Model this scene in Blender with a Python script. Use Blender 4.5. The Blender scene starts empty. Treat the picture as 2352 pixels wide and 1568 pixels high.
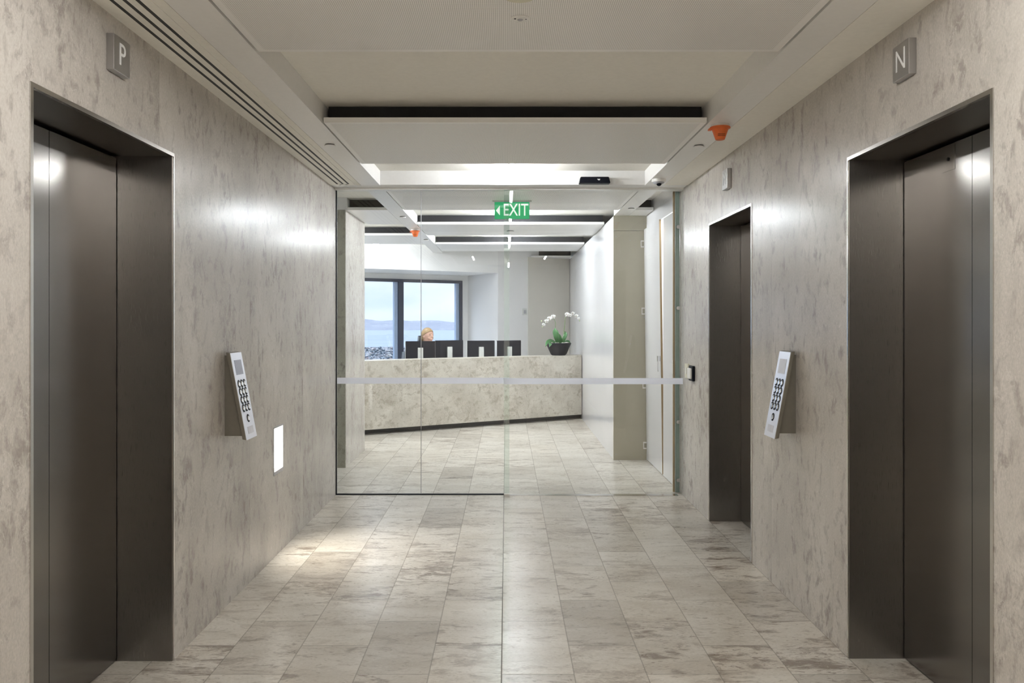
import bpy, bmesh, math, random
from mathutils import Vector, Matrix
random.seed(7)
S = bpy.context.scene
C = S.collection
PI = math.pi
F_PX, HX, HY, EYE = 1882.0, 1163.0, 738.0, 1.456
CEIL, DECK = 2.567, 2.685
XL, XR, GY = -1.432, 1.4806, 6.885
DW = (math.cos(math.radians(31)), math.sin(math.radians(31)))   # run of the facade and of the desk
DN = (-DW[1], DW[0])

# ------------------------------------------------------------------ mesh helpers
class MB:
    def __init__(s): s.v, s.f, s.m, s.sm = [], [], [], []
    def add(s, vs, fs, mi=0, smooth=False):
        o = len(s.v); s.v += [tuple(p) for p in vs]
        for f in fs: s.f.append(tuple(i + o for i in f)); s.m.append(mi); s.sm.append(smooth)
        return s
    def box(s, x0, x1, y0, y1, z0, z1, mi=0):
        vs = [(x, y, z) for z in (z0, z1) for y in (y0, y1) for x in (x0, x1)]
        return s.add(vs, [(0,2,3,1),(4,5,7,6),(0,1,5,4),(2,6,7,3),(0,4,6,2),(1,3,7,5)], mi)
    def prism(s, poly, z0, z1, mi=0):
        n = len(poly)
        a = sum(poly[i][0]*poly[(i+1) % n][1]-poly[(i+1) % n][0]*poly[i][1] for i in range(n))
        if a < 0: poly = poly[::-1]
        vs = [(p[0], p[1], z0) for p in poly] + [(p[0], p[1], z1) for p in poly]
        fs = [tuple(range(n))[::-1], tuple(range(n, 2*n))] + [(i, (i+1) % n, n+(i+1) % n, n+i) for i in range(n)]
        return s.add(vs, fs, mi)
    def ring(s, prof, c=(0,0,0), axis='z', n=24, mi=0, smooth=True, cap=True):
        """lathe: prof = [(radius, height), ...]"""
        o = len(s.v); ax = {'z': lambda r,a,h: (r*math.cos(a), r*math.sin(a), h),
                            'y': lambda r,a,h: (r*math.cos(a), h, r*math.sin(a)),
                            'x': lambda r,a,h: (h, r*math.cos(a), r*math.sin(a))}[axis]
        vs = []
        for r, h in prof:
            for k in range(n):
                p = ax(max(r, 1e-5), 2*PI*k/n, h); vs.append((p[0]+c[0], p[1]+c[1], p[2]+c[2]))
        fs = [(j*n+k, j*n+(k+1) % n, (j+1)*n+(k+1) % n, (j+1)*n+k) for j in range(len(prof)-1) for k in range(n)]
        s.add(vs, fs, mi, smooth)
        if cap: s.add(vs[:n], [tuple(range(n))[::-1]], mi); s.add(vs[-n:], [tuple(range(n))], mi)
        return s
    def tube(s, pts, rad, n=10, mi=0, cap=True, sq=1.0):
        pts = [Vector(p) for p in pts]
        if not hasattr(rad, '__len__'): rad = [rad]*len(pts)
        vs = []; up = None
        for i, p in enumerate(pts):
            t = (pts[min(i+1, len(pts)-1)]-pts[max(i-1, 0)]).normalized()
            if up is None: up = Vector((0,0,1)) if abs(t.z) < .9 else Vector((0,1,0))
            a = t.cross(up).normalized(); b = a.cross(t).normalized(); up = b
            for k in range(n):
                q = p + a*rad[i]*math.cos(2*PI*k/n) + b*rad[i]*sq*math.sin(2*PI*k/n); vs.append(tuple(q))
        fs = [(j*n+k, j*n+(k+1) % n, (j+1)*n+(k+1) % n, (j+1)*n+k) for j in range(len(pts)-1) for k in range(n)]
        s.add(vs, fs, mi, True)
        if cap: s.add(vs[:n], [tuple(range(n))[::-1]], mi, True); s.add(vs[-n:], [tuple(range(n))], mi, True)
        return s
    def ball(s, c, r, nu=20, nv=12, mi=0, fn=None):
        if not hasattr(r, '__len__'): r = (r, r, r)
        vs = []
        for j in range(nv+1):
            th = PI*j/nv
            for k in range(nu):
                a = 2*PI*k/nu; d = Vector((math.sin(th)*math.cos(a), math.sin(th)*math.sin(a), math.cos(th)))
                q = Vector((d.x*r[0], d.y*r[1], d.z*r[2]))
                if fn: q = fn(q, d)
                vs.append((q.x+c[0], q.y+c[1], q.z+c[2]))
        fs = [(j*nu+k, (j+1)*nu+k, (j+1)*nu+(k+1) % nu, j*nu+(k+1) % nu) for j in range(nv) for k in range(nu)]
        return s.add(vs, fs, mi, True)
    def build(s, name, mats, parent=None, off=None, bevel=0, weld=False):
        me = bpy.data.meshes.new(name)
        if off is None: off = parent['_o'] if parent is not None and '_o' in parent else (0,0,0)
        me.from_pydata([(a-off[0], b-off[1], c-off[2]) for a, b, c in s.v], [], s.f)
        if not isinstance(mats, (list, tuple)): mats = [mats]
        for m in mats: me.materials.append(m)
        for p, mi, sm in zip(me.polygons, s.m, s.sm): p.material_index = mi; p.use_smooth = sm
        if weld:
            bm = bmesh.new(); bm.from_mesh(me); bmesh.ops.remove_doubles(bm, verts=bm.verts, dist=1e-5)
            bmesh.ops.recalc_face_normals(bm, faces=bm.faces); bm.to_mesh(me); bm.free()
        me.validate(); me.update()
        o = bpy.data.objects.new(name, me); C.objects.link(o)
        if parent is not None: o.parent = parent
        if bevel:
            b = o.modifiers.new('bevel', 'BEVEL'); b.width = bevel; b.segments = 2; b.limit_method = 'ANGLE'
        return o
def tag(o, label=None, cat=None, group=None, kind=None):
    if label: o['label'] = label
    if cat: o['category'] = cat
    if group: o['group'] = group
    if kind: o['kind'] = kind
    return o
def thing(name, label, cat, loc, group=None, rotz=0, local=False):
    o = bpy.data.objects.new(name, None); C.objects.link(o); o.location = loc; o.rotation_euler = (0,0,rotz)
    o.empty_display_size = .05
    if not local: o['_o'] = tuple(loc)
    return tag(o, label, cat, group)
def struct(name, mb, mat, parent=None, **k):
    o = mb.build(name, mat, parent, **k)
    if parent is None: o['kind'] = 'structure'
    return o
def copy_tree(o, parent=None):
    c = o.copy(); C.objects.link(c)
    if parent is not None: c.parent = parent
    for ch in list(o.children): copy_tree(ch, c)
    return c
def text_part(name, body, size, mat, parent, M, depth=.001, sx=1.0, bold=0.0):
    cu = bpy.data.curves.new(name, 'FONT'); cu.body = body; cu.size = size; cu.extrude = depth
    cu.align_x = 'CENTER'; cu.align_y = 'CENTER'; cu.offset = bold; cu.resolution_u = 6
    t = bpy.data.objects.new('tmp_text', cu); C.objects.link(t)
    bpy.context.view_layer.update()
    me = bpy.data.meshes.new_from_object(t.evaluated_get(bpy.context.evaluated_depsgraph_get()))
    bpy.data.objects.remove(t); me.name = name
    me.transform(Matrix.Diagonal((sx, 1, 1, 1))); me.transform(M)
    me.materials.clear(); me.materials.append(mat)
    o = bpy.data.objects.new(name, me); C.objects.link(o); o.parent = parent
    return o

# ------------------------------------------------------------------ material helpers
class NT:
    def __init__(s, name):
        s.m = bpy.data.materials.new(name); s.m.use_nodes = True; s.t = s.m.node_tree; s.t.nodes.clear()
        s.out = s.t.nodes.new('ShaderNodeOutputMaterial')
    def n(s, typ, ins=None, **at):
        nd = s.t.nodes.new(typ)
        for k, v in at.items(): setattr(nd, k, v)
        for k, v in (ins or {}).items():
            if isinstance(v, bpy.types.NodeSocket): s.t.links.new(v, nd.inputs[k])
            elif v is not None: nd.inputs[k].default_value = v
        return nd
    def math(s, op, a, b=None, c=None):
        return s.n('ShaderNodeMath', {0: a, 1: b, 2: c}, operation=op).outputs[0]
    def vec(s, x, y, z): return s.n('ShaderNodeCombineXYZ', {0: x, 1: y, 2: z}).outputs[0]
    def vm(s, op, a, b): return s.n('ShaderNodeVectorMath', {0: a, 1: b}, operation=op).outputs[0]
    def ramp(s, f, stops, interp='LINEAR'):
        r = s.n('ShaderNodeValToRGB', {0: f}); r.color_ramp.interpolation = interp
        e = r.color_ramp.elements
        while len(e) < len(stops): e.new(.5)
        for q, (p, c) in zip(e, stops): q.position = p; q.color = c if len(c) == 4 else (*c, 1)
        return r.outputs[0]
    def mix(s, f, a, b, blend='MIX'):
        nd = s.n('ShaderNodeMix', data_type='RGBA', blend_type=blend)
        for i, v in ((0, f), (6, a), (7, b)):
            if isinstance(v, bpy.types.NodeSocket): s.t.links.new(v, nd.inputs[i])
            else: nd.inputs[i].default_value = v if not isinstance(v, tuple) or len(v) == 4 else (*v, 1)
        return nd.outputs[2]
    def noise(s, v, scale, detail=4, rough=.55, dist=0):
        return s.n('ShaderNodeTexNoise', {'Vector': v, 'Scale': scale, 'Detail': detail, 'Roughness': rough, 'Distortion': dist}).outputs[0]
    def coord(s):
        return s.n('ShaderNodeTexCoord').outputs['Object']
    def bsdf(s, col, rough=.5, metal=0, **k):
        d = {'Base Color': (*col, 1) if isinstance(col, tuple) and len(col) == 3 else col, 'Roughness': rough, 'Metallic': metal}
        d.update(k); b = s.n('ShaderNodeBsdfPrincipled', d)
        s.t.links.new(b.outputs[0], s.out.inputs[0]); return b
def plain(name, col, rough=.5, metal=0, grain=0.04, gs=40, **k):
    """a plain finish with a faint procedural mottle"""
    m = NT(name); c = m.coord(); f = m.noise(c, gs, 3)
    a = tuple(x*(1-grain) for x in col); b = tuple(min(1, x*(1+grain)) for x in col)
    m.bsdf(m.ramp(f, [(.3, a), (.7, b)]), rough, metal, **k); return m.m
def emit(name, col, st):
    m = NT(name); e = m.n('ShaderNodeEmission', {'Color': (*col, 1), 'Strength': st})
    m.t.links.new(e.outputs[0], m.out.inputs[0]); return m.m

def stone_color(m, p, idv, A, B, Dk, Lt, st=(1, 1, 1), big=2.2, spot=.5, den=0.0, grain=.16, clast=.3):
    """mottled limestone: blotches, broken darker clasts and fine pale veins"""
    q = m.vm('ADD', m.vm('MULTIPLY', p, st), idv)
    warp = m.n('ShaderNodeTexNoise', {'Vector': q, 'Scale': 6.0, 'Detail': 5.0}).outputs['Color']
    qw = m.vm('ADD', q, m.vm('MULTIPLY', m.vm('SUBTRACT', warp, (.5,.5,.5)), (.16,.16,.16)))
    n1 = m.noise(q, big, 9, .62, .3)
    col = m.mix(m.ramp(n1, [(.34, (0,0,0)), (.66, (1,1,1))]), A, B)
    patch = m.noise(q, 1.9, 4, .6)
    lift = m.math('MULTIPLY', m.math('SUBTRACT', patch, .5), .5)
    # cloudy darker clasts with gritty edges, crowded in patches
    n2 = m.noise(qw, 7.5, 8, .66)
    mask = m.ramp(m.math('ADD', m.math('ADD', n2, lift), den), [(.565, (0,0,0)), (.70, (1,1,1))])
    col = m.mix(m.math('MULTIPLY', mask, spot), col, Dk)
    nc = m.noise(qw, 15, 2, .5)
    col = m.mix(m.math('MULTIPLY', m.ramp(m.math('ADD', nc, m.math('MULTIPLY', lift, .4)), [(.545, (0,0,0)), (.66, (1,1,1))]), m.math('MULTIPLY', spot, clast)), col, Dk)
    n3 = m.noise(qw, 38, 5, .68)
    fl = m.ramp(m.math('ADD', n3, m.math('ADD', m.math('MULTIPLY', lift, .9), den)), [(.605, (0,0,0)), (.74, (1,1,1))])
    col = m.mix(m.math('MULTIPLY', fl, m.math('MULTIPLY', spot, 1.1)), col, Dk)
    # fine crackle of pale veins, strongest over the dark patches
    n4 = m.noise(qw, 9, 7, .66, .5)
    v = m.math('ABSOLUTE', m.math('SUBTRACT', n4, .5))
    vmask = m.ramp(patch, [(.42, (.1,.1,.1)), (.60, (1,1,1))])
    col = m.mix(m.math('MULTIPLY', m.math('MULTIPLY', m.ramp(v, [(0, (1,1,1)), (.014, (0,0,0))]), vmask), .4), col, Lt)
    n5 = m.noise(m.vm('MULTIPLY', p, st), 95, 3, .6)
    col = m.mix(grain, col, m.ramp(n5, [(.3, (.25,.235,.22)), (.7, (.9,.88,.85))]), 'OVERLAY')
    return col, n3

def floor_material():
    m = NT('limestone_floor'); p = m.coord()
    s = m.n('ShaderNodeSeparateXYZ', {0: p})
    X, Y = s.outputs[0], s.outputs[1]
    gx = m.math('DIVIDE', m.math('ADD', X, .02), .3)
    row = m.math('FLOOR', gx)
    gy = m.math('ADD', m.math('DIVIDE', m.math('SUBTRACT', Y, 6.383), .6), m.math('MULTIPLY', m.math('FLOORED_MODULO', row, 2.0), .5))
    til = m.math('FLOOR', gy)
    fx, fy = m.math('FRACT', gx), m.math('FRACT', gy)
    ex = m.math('MULTIPLY', m.math('MINIMUM', fx, m.math('SUBTRACT', 1.0, fx)), .3)
    ey = m.math('MULTIPLY', m.math('MINIMUM', fy, m.math('SUBTRACT', 1.0, fy)), .6)
    edge = m.math('MINIMUM', ex, ey)
    wn = m.n('ShaderNodeTexWhiteNoise', {'Vector': m.vec(row, til, 3.0)}, noise_dimensions='3D')
    idv = m.vm('MULTIPLY', wn.outputs['Color'], (40, 40, 40))
    sp = m.math('MULTIPLY', m.math('ADD', .42, m.math('POWER', m.n('ShaderNodeSeparateColor', {0: wn.outputs['Color']}).outputs[1], 1.5)), .9)
    col, n3 = stone_color(m, p, idv, (.52,.478,.415), (.68,.645,.585), (.25,.205,.165), (.76,.73,.67), st=(.62, 1.5, 1), big=3.2, spot=sp, den=.035, grain=.2)
    tone = m.ramp(wn.outputs['Value'], [(0, (.74,.725,.71)), (.25, (.9,.89,.88)), (.6, (1,1,1)), (1, (1.0,.99,.975))])
    col = m.mix(1.0, col, tone, 'MULTIPLY')
    g = m.ramp(edge, [(0, (1,1,1)), (.0008, (1,1,1)), (.0015, (0,0,0))])
    col = m.mix(m.math('MULTIPLY', g, .75), col, (.22,.20,.17))
    rough = m.math('ADD', m.math('MULTIPLY', g, .4), m.math('ADD', .22, m.math('MULTIPLY', n3, .14)))
    m.bsdf(col, rough, **{'Specular IOR Level': .33})
    return m.m
def wall_stone(name, A, B, Dk, Lt, axis='Y', first=2.185, pitch=1.195, rough=.2, spec=.2, den=.0, spot=.5, joints=True, st=(1.5, 1.5, .92), big=1.3):
    m = NT(name); p = m.coord(); s = m.n('ShaderNodeSeparateXYZ', {0: p})
    U = s.outputs[1 if axis == 'Y' else 0]
    g = m.math('DIVIDE', m.math('SUBTRACT', U, first), pitch); i = m.math('FLOOR', g); f = m.math('FRACT', g)
    wn = m.n('ShaderNodeTexWhiteNoise', {'Vector': m.vec(i, 1.7, 0.3)}, noise_dimensions='3D')
    idv = m.vm('MULTIPLY', wn.outputs['Color'], (30, 30, 30))
    col, n3 = stone_color(m, p, idv, A, B, Dk, Lt, st=st, big=big, spot=spot, den=den, clast=.5)
    e = m.math('MULTIPLY', m.math('MINIMUM', f, m.math('SUBTRACT', 1.0, f)), pitch)
    if joints:
        col = m.mix(m.math('MULTIPLY', m.ramp(e, [(0, (1,1,1)), (.0015, (1,1,1)), (.003, (0,0,0))]), .45), col, (.30,.28,.25))
    bmp = m.n('ShaderNodeBump', {'Strength': .3, 'Distance': .002, 'Height': m.noise(p, 5.0, 3)})
    m.bsdf(col, m.math('ADD', rough, m.math('MULTIPLY', n3, .10)), Normal=bmp.outputs[0], **{'Specular IOR Level': spec})
    return m.m
def steel(name, col, rough, aniso=.55, axis='Z', grain=.03):
    m = NT(name); p = m.coord()
    st = (260, 260, 3.0)
    n = m.noise(m.vm('MULTIPLY', p, st), 6.0, 3)
    c = m.ramp(n, [(.25, tuple(x*(1-grain) for x in col)), (.75, tuple(x*(1+grain) for x in col))])
    r = m.math('ADD', rough-.04, m.math('MULTIPLY', n, .04))
    tg = m.n('ShaderNodeTangent', direction_type='RADIAL', axis='Z')
    m.bsdf(c, r, 1.0, Anisotropic=aniso, Tangent=tg.outputs[0])
    return m.m
def glass(name, tint=(.93,.965,.95), f0=.022, rough=0.0):
    """clear sheet: one Schlick-weighted reflection per face, the rest passes straight through"""
    m = NT(name); g = m.n('ShaderNodeNewGeometry')
    d = m.n('ShaderNodeVectorMath', {0: g.outputs['Normal'], 1: g.outputs['Incoming']}, operation='DOT_PRODUCT').outputs['Value']
    c = m.math('SUBTRACT', 1.0, m.math('MINIMUM', m.math('ABSOLUTE', d), 1.0))
    fr = m.math('ADD', f0, m.math('MULTIPLY', m.math('POWER', c, 5.0), 1-f0))
    t = m.n('ShaderNodeBsdfTransparent', {0: (*tint, 1)}); gl = m.n('ShaderNodeBsdfGlossy', {'Color': (1,1,1,1), 'Roughness': rough})
    mx = m.n('ShaderNodeMixShader', {0: fr, 1: t.outputs[0], 2: gl.outputs[0]})
    m.t.links.new(mx.outputs[0], m.out.inputs[0]); return m.m
def perforated():
    m = NT('perforated_metal'); p = m.n('ShaderNodeNewGeometry').outputs['Position']; s = m.n('ShaderNodeSeparateXYZ', {0: p}); P = .0072
    def cell(o):
        q = m.math('SUBTRACT', m.math('FRACT', m.math('DIVIDE', o, P)), .5); return m.math('MULTIPLY', q, q)
    r = m.math('SQRT', m.math('ADD', cell(s.outputs[0]), cell(s.outputs[1])))
    # holes stop 25 mm short of the near and far edges
    hole = m.ramp(r, [(0, (1,1,1)), (.24, (1,1,1)), (.30, (0,0,0))])
    yy = m.math('FRACT', m.math('DIVIDE', m.math('SUBTRACT', s.outputs[1], .976), 1.2))
    ed = m.math('GREATER_THAN', m.math('MINIMUM', yy, m.math('SUBTRACT', 1.0, yy)), .02)
    ex = m.math('MULTIPLY', m.math('GREATER_THAN', s.outputs[0], -.99), m.math('LESS_THAN', s.outputs[0], 1.09))
    nrm = m.n('ShaderNodeSeparateXYZ', {0: m.n('ShaderNodeNewGeometry').outputs['Normal']}).outputs[2]
    down = m.math('LESS_THAN', nrm, -.5)
    k = m.math('MULTIPLY', m.math('MULTIPLY', hole, down), m.math('MULTIPLY', ed, ex))
    m.bsdf(m.mix(k, (.90,.885,.86), (.42,.41,.39)), .45)
    return m.m

M = {}
M['floor'] = floor_material()
SA = dict(A=(.43,.402,.368), B=(.58,.549,.51), Dk=(.25,.218,.20), Lt=(.70,.675,.64))
M['stone'] = wall_stone('limestone_wall', rough=.21, den=.008, spot=.56, **SA)
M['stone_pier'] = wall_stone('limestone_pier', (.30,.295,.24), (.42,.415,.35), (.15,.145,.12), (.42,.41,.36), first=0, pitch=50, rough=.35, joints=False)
M['desk'] = wall_stone('travertine_desk', (.45,.42,.365), (.60,.572,.51), (.33,.29,.235), (.70,.68,.63), axis='X', first=-60, pitch=100, rough=.3, spot=.68, den=.04, joints=False, st=(1.3, 1.3, 1.3), big=2.6)
M['door_steel'] = steel('brushed_door_steel', (.22,.207,.193), .24, .6)
M['jamb_steel'] = steel('brushed_jamb_steel', (.25,.236,.222), .30, .5)
M['trim_steel'] = steel('bright_trim_steel', (.62,.60,.57), .22, .2)
M['pad_steel'] = steel('satin_keypad_steel', (.86,.86,.92), .38, .2, grain=.02)
M['pad_side'] = plain('keypad_side_metal', (.20,.185,.155), .4, .7)
M['plaster'] = plain('cream_plaster', (.87,.85,.79), .8, grain=.02)
M['panel_white'] = plain('painted_ceiling_metal', (.86,.85,.83), .35, grain=.015)
M['white'] = plain('white_paint', (.82,.82,.81), .6, grain=.015)
M['perf'] = perforated()
M['black'] = plain('matt_black', (.012,.012,.014), .8)
M['black_gloss'] = plain('black_plastic', (.008,.009,.014), .45, **{'Specular IOR Level': .1})
M['slot'] = plain('dark_slot', (.03,.03,.03), .6)
M['glass'] = glass('clear_glass', (.98,.988,.984))
M['glass_edge'] = glass('green_glass_edge', (.93,.965,.95), .06)
M['win_glass'] = glass('window_glass', (.97,.985,1.0))
m_ = NT('frosted_band'); d_ = m_.n('ShaderNodeBsdfDiffuse', {0: (.93,.94,1.0,1)}); t_ = m_.n('ShaderNodeBsdfTranslucent', {0: (.95,.96,1.0,1)})
x_ = m_.n('ShaderNodeMixShader', {0: .55, 1: d_.outputs[0], 2: t_.outputs[0]}); m_.t.links.new(x_.outputs[0], m_.out.inputs[0]); M['frost'] = m_.m
M['laminate'] = plain('beige_laminate', (.41,.38,.30), .32, grain=.02, gs=4)
M['gloss_panel'] = plain('gloss_cream_panel', (.77,.765,.775), .16, grain=.02, gs=3)
M['wall_cream'] = plain('cream_wall', (.76,.755,.75), .7, grain=.015)
M['wall_beige'] = plain('beige_wall', (.62,.59,.53), .4, grain=.02, gs=4)
M['frame_dark'] = plain('dark_window_frame', (.03,.037,.06), .4)
M['sky_tint'] = plain('sky_blue_tint', (.34,.43,.58), .4)  # blue sky light on the window stiles, put into the colour
M['plinth'] = plain('dark_plinth', (.05,.05,.05), .4)
M['timber'] = plain('timber_edge', (.30,.21,.11), .6)
M['orange'] = plain('orange_plastic', (.80,.17,.035), .45)
M['print'] = plain('cap_printing', (.30,.07,.02), .6)
M['white_plastic'] = plain('white_plastic', (.78,.77,.74), .4)
M['cream_plastic'] = plain('cream_plastic', (.68,.66,.52), .45)
M['grey_plastic'] = plain('grey_plastic', (.40,.40,.42), .4)
M['silver'] = plain('silver_stand', (.62,.63,.60), .35, .3)
M['screen'] = plain('lcd_panel', (.38,.40,.50), .25)
M['label'] = plain('label_plate', (.70,.70,.76), .35)
M['green'] = plain('exit_green', (.02,.36,.13), .5, **{'Emission Color': (.03,.42,.16,1), 'Emission Strength': .35})
M['sign_white'] = plain('sign_white', (.88,.9,.9), .5)
M['sign_lit'] = plain('lit_sign_white', (.88,.9,.9), .5, **{'Emission Color': (.95,1,.97,1), 'Emission Strength': .4})
M['letter'] = plain('pale_letter', (.85,.85,.85), .45)
M['sign_metal'] = steel('sign_metal', (.48,.47,.465), .35, .2)
M['tube'] = emit('lit_tube', (1.0,.985,.96), 138)
M['step'] = emit('lit_step_light', (1.0,.97,.86), 9)
M['chrome'] = plain('chrome', (.75,.75,.76), .12, 1.0)
M['leaf'] = plain('orchid_leaf', (.035,.13,.035), .3, grain=.25, gs=20)
M['stem'] = plain('orchid_stem', (.10,.17,.05), .5)
M['petal'] = plain('white_petal', (.88,.88,.86), .5)
M['lip'] = plain('orchid_lip', (.45,.30,.22), .5)
M['bud'] = plain('orchid_bud', (.55,.62,.35), .5)
M['soil'] = plain('pebbles', (.38,.36,.32), .8, grain=.4, gs=60)
M['skin'] = plain('skin', (.60,.36,.27), .5)
M['hair'] = plain('blond_hair', (.34,.225,.11), .45, grain=.4, gs=90)
M['suit'] = plain('dark_jacket', (.03,.032,.045), .8)
M['eye'] = plain('eye_dark', (.05,.04,.04), .3)
M['mouth'] = plain('lips', (.50,.18,.16), .4)
M['chair'] = plain('grey_chair_mesh', (.10,.12,.15), .7)
M['office'] = plain('office_white', (.8,.8,.8), .6)

# ------------------------------------------------------------------ setting: shell
def wall_x(name, xf, xb, y0, y1, z0, z1, holes, mat):
    """wall in the YZ plane between xf (room face) and xb, with rectangular holes"""
    ys = sorted({y0, y1, *[h[0] for h in holes], *[h[1] for h in holes]}); zs = sorted({z0, z1, *[h[2] for h in holes], *[h[3] for h in holes]})
    zs = [z for z in zs if z0 <= z <= z1]
    def solid(i, j):
        if i < 0 or j < 0 or i >= len(ys)-1 or j >= len(zs)-1: return False
        cy, cz = (ys[i]+ys[i+1])/2, (zs[j]+zs[j+1])/2
        return not any(h[0] < cy < h[1] and h[2] < cz < h[3] for h in holes)
    b = MB()
    for i in range(len(ys)-1):
        for j in range(len(zs)-1):
            if not solid(i, j): continue
            a, c, d, e = ys[i], ys[i+1], zs[j], zs[j+1]
            for x in (xf, xb): b.add([(x,a,d),(x,c,d),(x,c,e),(x,a,e)], [(0,1,2,3)])
            if not solid(i-1, j): b.add([(xf,a,d),(xb,a,d),(xb,a,e),(xf,a,e)], [(0,1,2,3)])
            if not solid(i+1, j): b.add([(xf,c,d),(xb,c,d),(xb,c,e),(xf,c,e)], [(0,1,2,3)])
            if not solid(i, j-1): b.add([(xf,a,d),(xb,a,d),(xb,c,d),(xf,c,d)], [(0,1,2,3)])
            if not solid(i, j+1): b.add([(xf,a,e),(xb,a,e),(xb,c,e),(xf,c,e)], [(0,1,2,3)])
    return struct(name, b, mat, weld=True)

def dpt(a, x):    # point with world X on a line parallel to the facade with intercept a
    return (x, a+.6009*x)
A_CE, A_WIN = 13.94, 15.19
# floor (one slab, its far edge follows the slanted facade)
struct('floor', MB().prism([(-6.5,-4.2),(3.2,-4.2),(3.2,dpt(A_WIN+.3,3.2)[1]),dpt(A_WIN+.3,-6.5)], -.2, 0), M['floor'])
struct('ceiling', MB().prism([(-6.5,-4.2),(3.2,-4.2),(3.2,dpt(A_WIN+.3,3.2)[1]),dpt(A_WIN+.3,-6.5)], DECK, DECK+.3), M['plaster'])
LDOOR = (2.463, 3.523, 2.175)
RDOOR = (2.490, 3.550, 2.163)
RDOOR2 = (4.940, 5.980, 2.166)
STEP = (5.037, 5.253, .505, .804)
wall_x('wall_left', XL, -1.78, -4.0, GY, 0, DECK, [(LDOOR[0], LDOOR[1], -1, LDOOR[2]), STEP], M['stone'])
wall_x('wall_right', XR, 1.82, -4.0, 7.015, 0, DECK, [(d[0], d[1], -1, d[2]) for d in (RDOOR, RDOOR2)], M['stone'])
struct('wall_back', MB().box(-1.9, 1.9, -4.2, -4.0, 0, DECK), M['wall_cream'])
# beyond the glass: stone pier on the left, side room behind it
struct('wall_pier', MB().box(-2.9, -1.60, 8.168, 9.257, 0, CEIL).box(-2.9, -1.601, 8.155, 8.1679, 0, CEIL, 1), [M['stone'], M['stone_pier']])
wall_x('wall_side', -6.3, -6.5, 6.6, dpt(A_WIN,-6.3)[1], 0, DECK, [(7.0, 10.6, .5, 2.45)], M['wall_cream'])
r = bpy.data.objects.new('window_6', None); C.objects.link(r); r.location = (-6.4, 8.8, .5); r['kind'] = 'structure'; r['_o'] = tuple(r.location)  # unseen window, added to bring bluish daylight into the reception
fr = MB()
for y in (7.0, 8.18, 9.36, 10.54): fr.box(-6.44, -6.36, y, y+.06, .5, 2.45)
fr.box(-6.44, -6.36, 7.06, 10.54, .5, .56); fr.box(-6.44, -6.36, 7.06, 10.54, 2.39, 2.45)
fr.build('frame', M['frame_dark'], r); MB().box(-6.405, -6.397, 7.03, 10.57, .53, 2.42).build('pane', M['win_glass'], r)
struct('wall_corridor', MB().box(-6.5, -1.78, 6.6, 6.8, 0, DECK), M['wall_cream'])
# right: glossy panelled wall, its end, the cupboard wall
gw = MB().box(1.13, 1.47, 8.63, 13.30, 0, CEIL)
gw.box(1.13, 1.47, 13.306, 15.6, 0, CEIL); gw.box(1.136, 1.47, 13.29, 13.31, 0, CEIL)
struct('wall_reception_right', gw, M['gloss_panel'])
ge = MB().box(1.126, 1.474, 8.612, 8.629, 0, 2.407); ge.box(1.126, 1.474, 8.612, 8.629, 2.411, CEIL)
for x, z in ((1.152, 2.48), (1.45, 2.48), (1.152, 2.35), (1.30, 2.31), (1.152, .06), (1.45, 1.5), (1.30, 1.22)):
    ge.ring([(.006, 8.610), (.006, 8.613)], (x, 0, z), 'y', 10, 1)
struct('wall_reception_end', ge, [M['laminate'], M['grey_plastic']])
hd = MB().box(1.474, 1.50, 7.02, 8.62, 2.43, DECK)
struct('trim_1', hd, M['gloss_panel'])
struct('wall_service', MB().box(2.9, 3.1, 6.905, 10.0, 0, DECK).box(1.474, 3.1, 8.63, 8.8, 0, DECK), M['office'])
struct('wall_outer_right', MB().box(3.1, 3.2, -4, 17, 0, DECK), M['office'])
# facade: white bulkhead, piers and slanted walls
def slant(a0, a1, x0, x1, z0, z1, mb=None, mi=0):
    mb = mb or MB()
    p0, p1 = dpt(a0, x0), dpt(a0, x1)
    n = (a1-a0)*DW[0]                      # perpendicular thickness
    return mb.prism([p0, p1, (p1[0]+DN[0]*n, p1[1]+DN[1]*n), (p0[0]+DN[0]*n, p0[1]+DN[1]*n)], z0, z1, mi)
SOF = 2.275
f = slant(A_CE, A_CE+.12, -6.3, -.143, SOF, DECK)
struct('wall_bulkhead', f, M['white'])
struct('trim_2', slant(A_CE+.12, A_WIN+.2, -6.3, -.20, SOF, SOF+.03), M['white'])
f = MB(); p = dpt(A_CE, -.143); q = dpt(A_CE, 1.13)
f.prism([p, q, (q[0], q[1]+1.8), (p[0]+DN[0]*1.35, p[1]+DN[1]*1.35)], 0, DECK)
struct('wall_reception_back', f, M['wall_cream'])
struct('wall_reception_beige', slant(A_CE-.025, A_CE-.002, .384, 1.126, 0, CEIL), M['wall_beige'])
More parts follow.
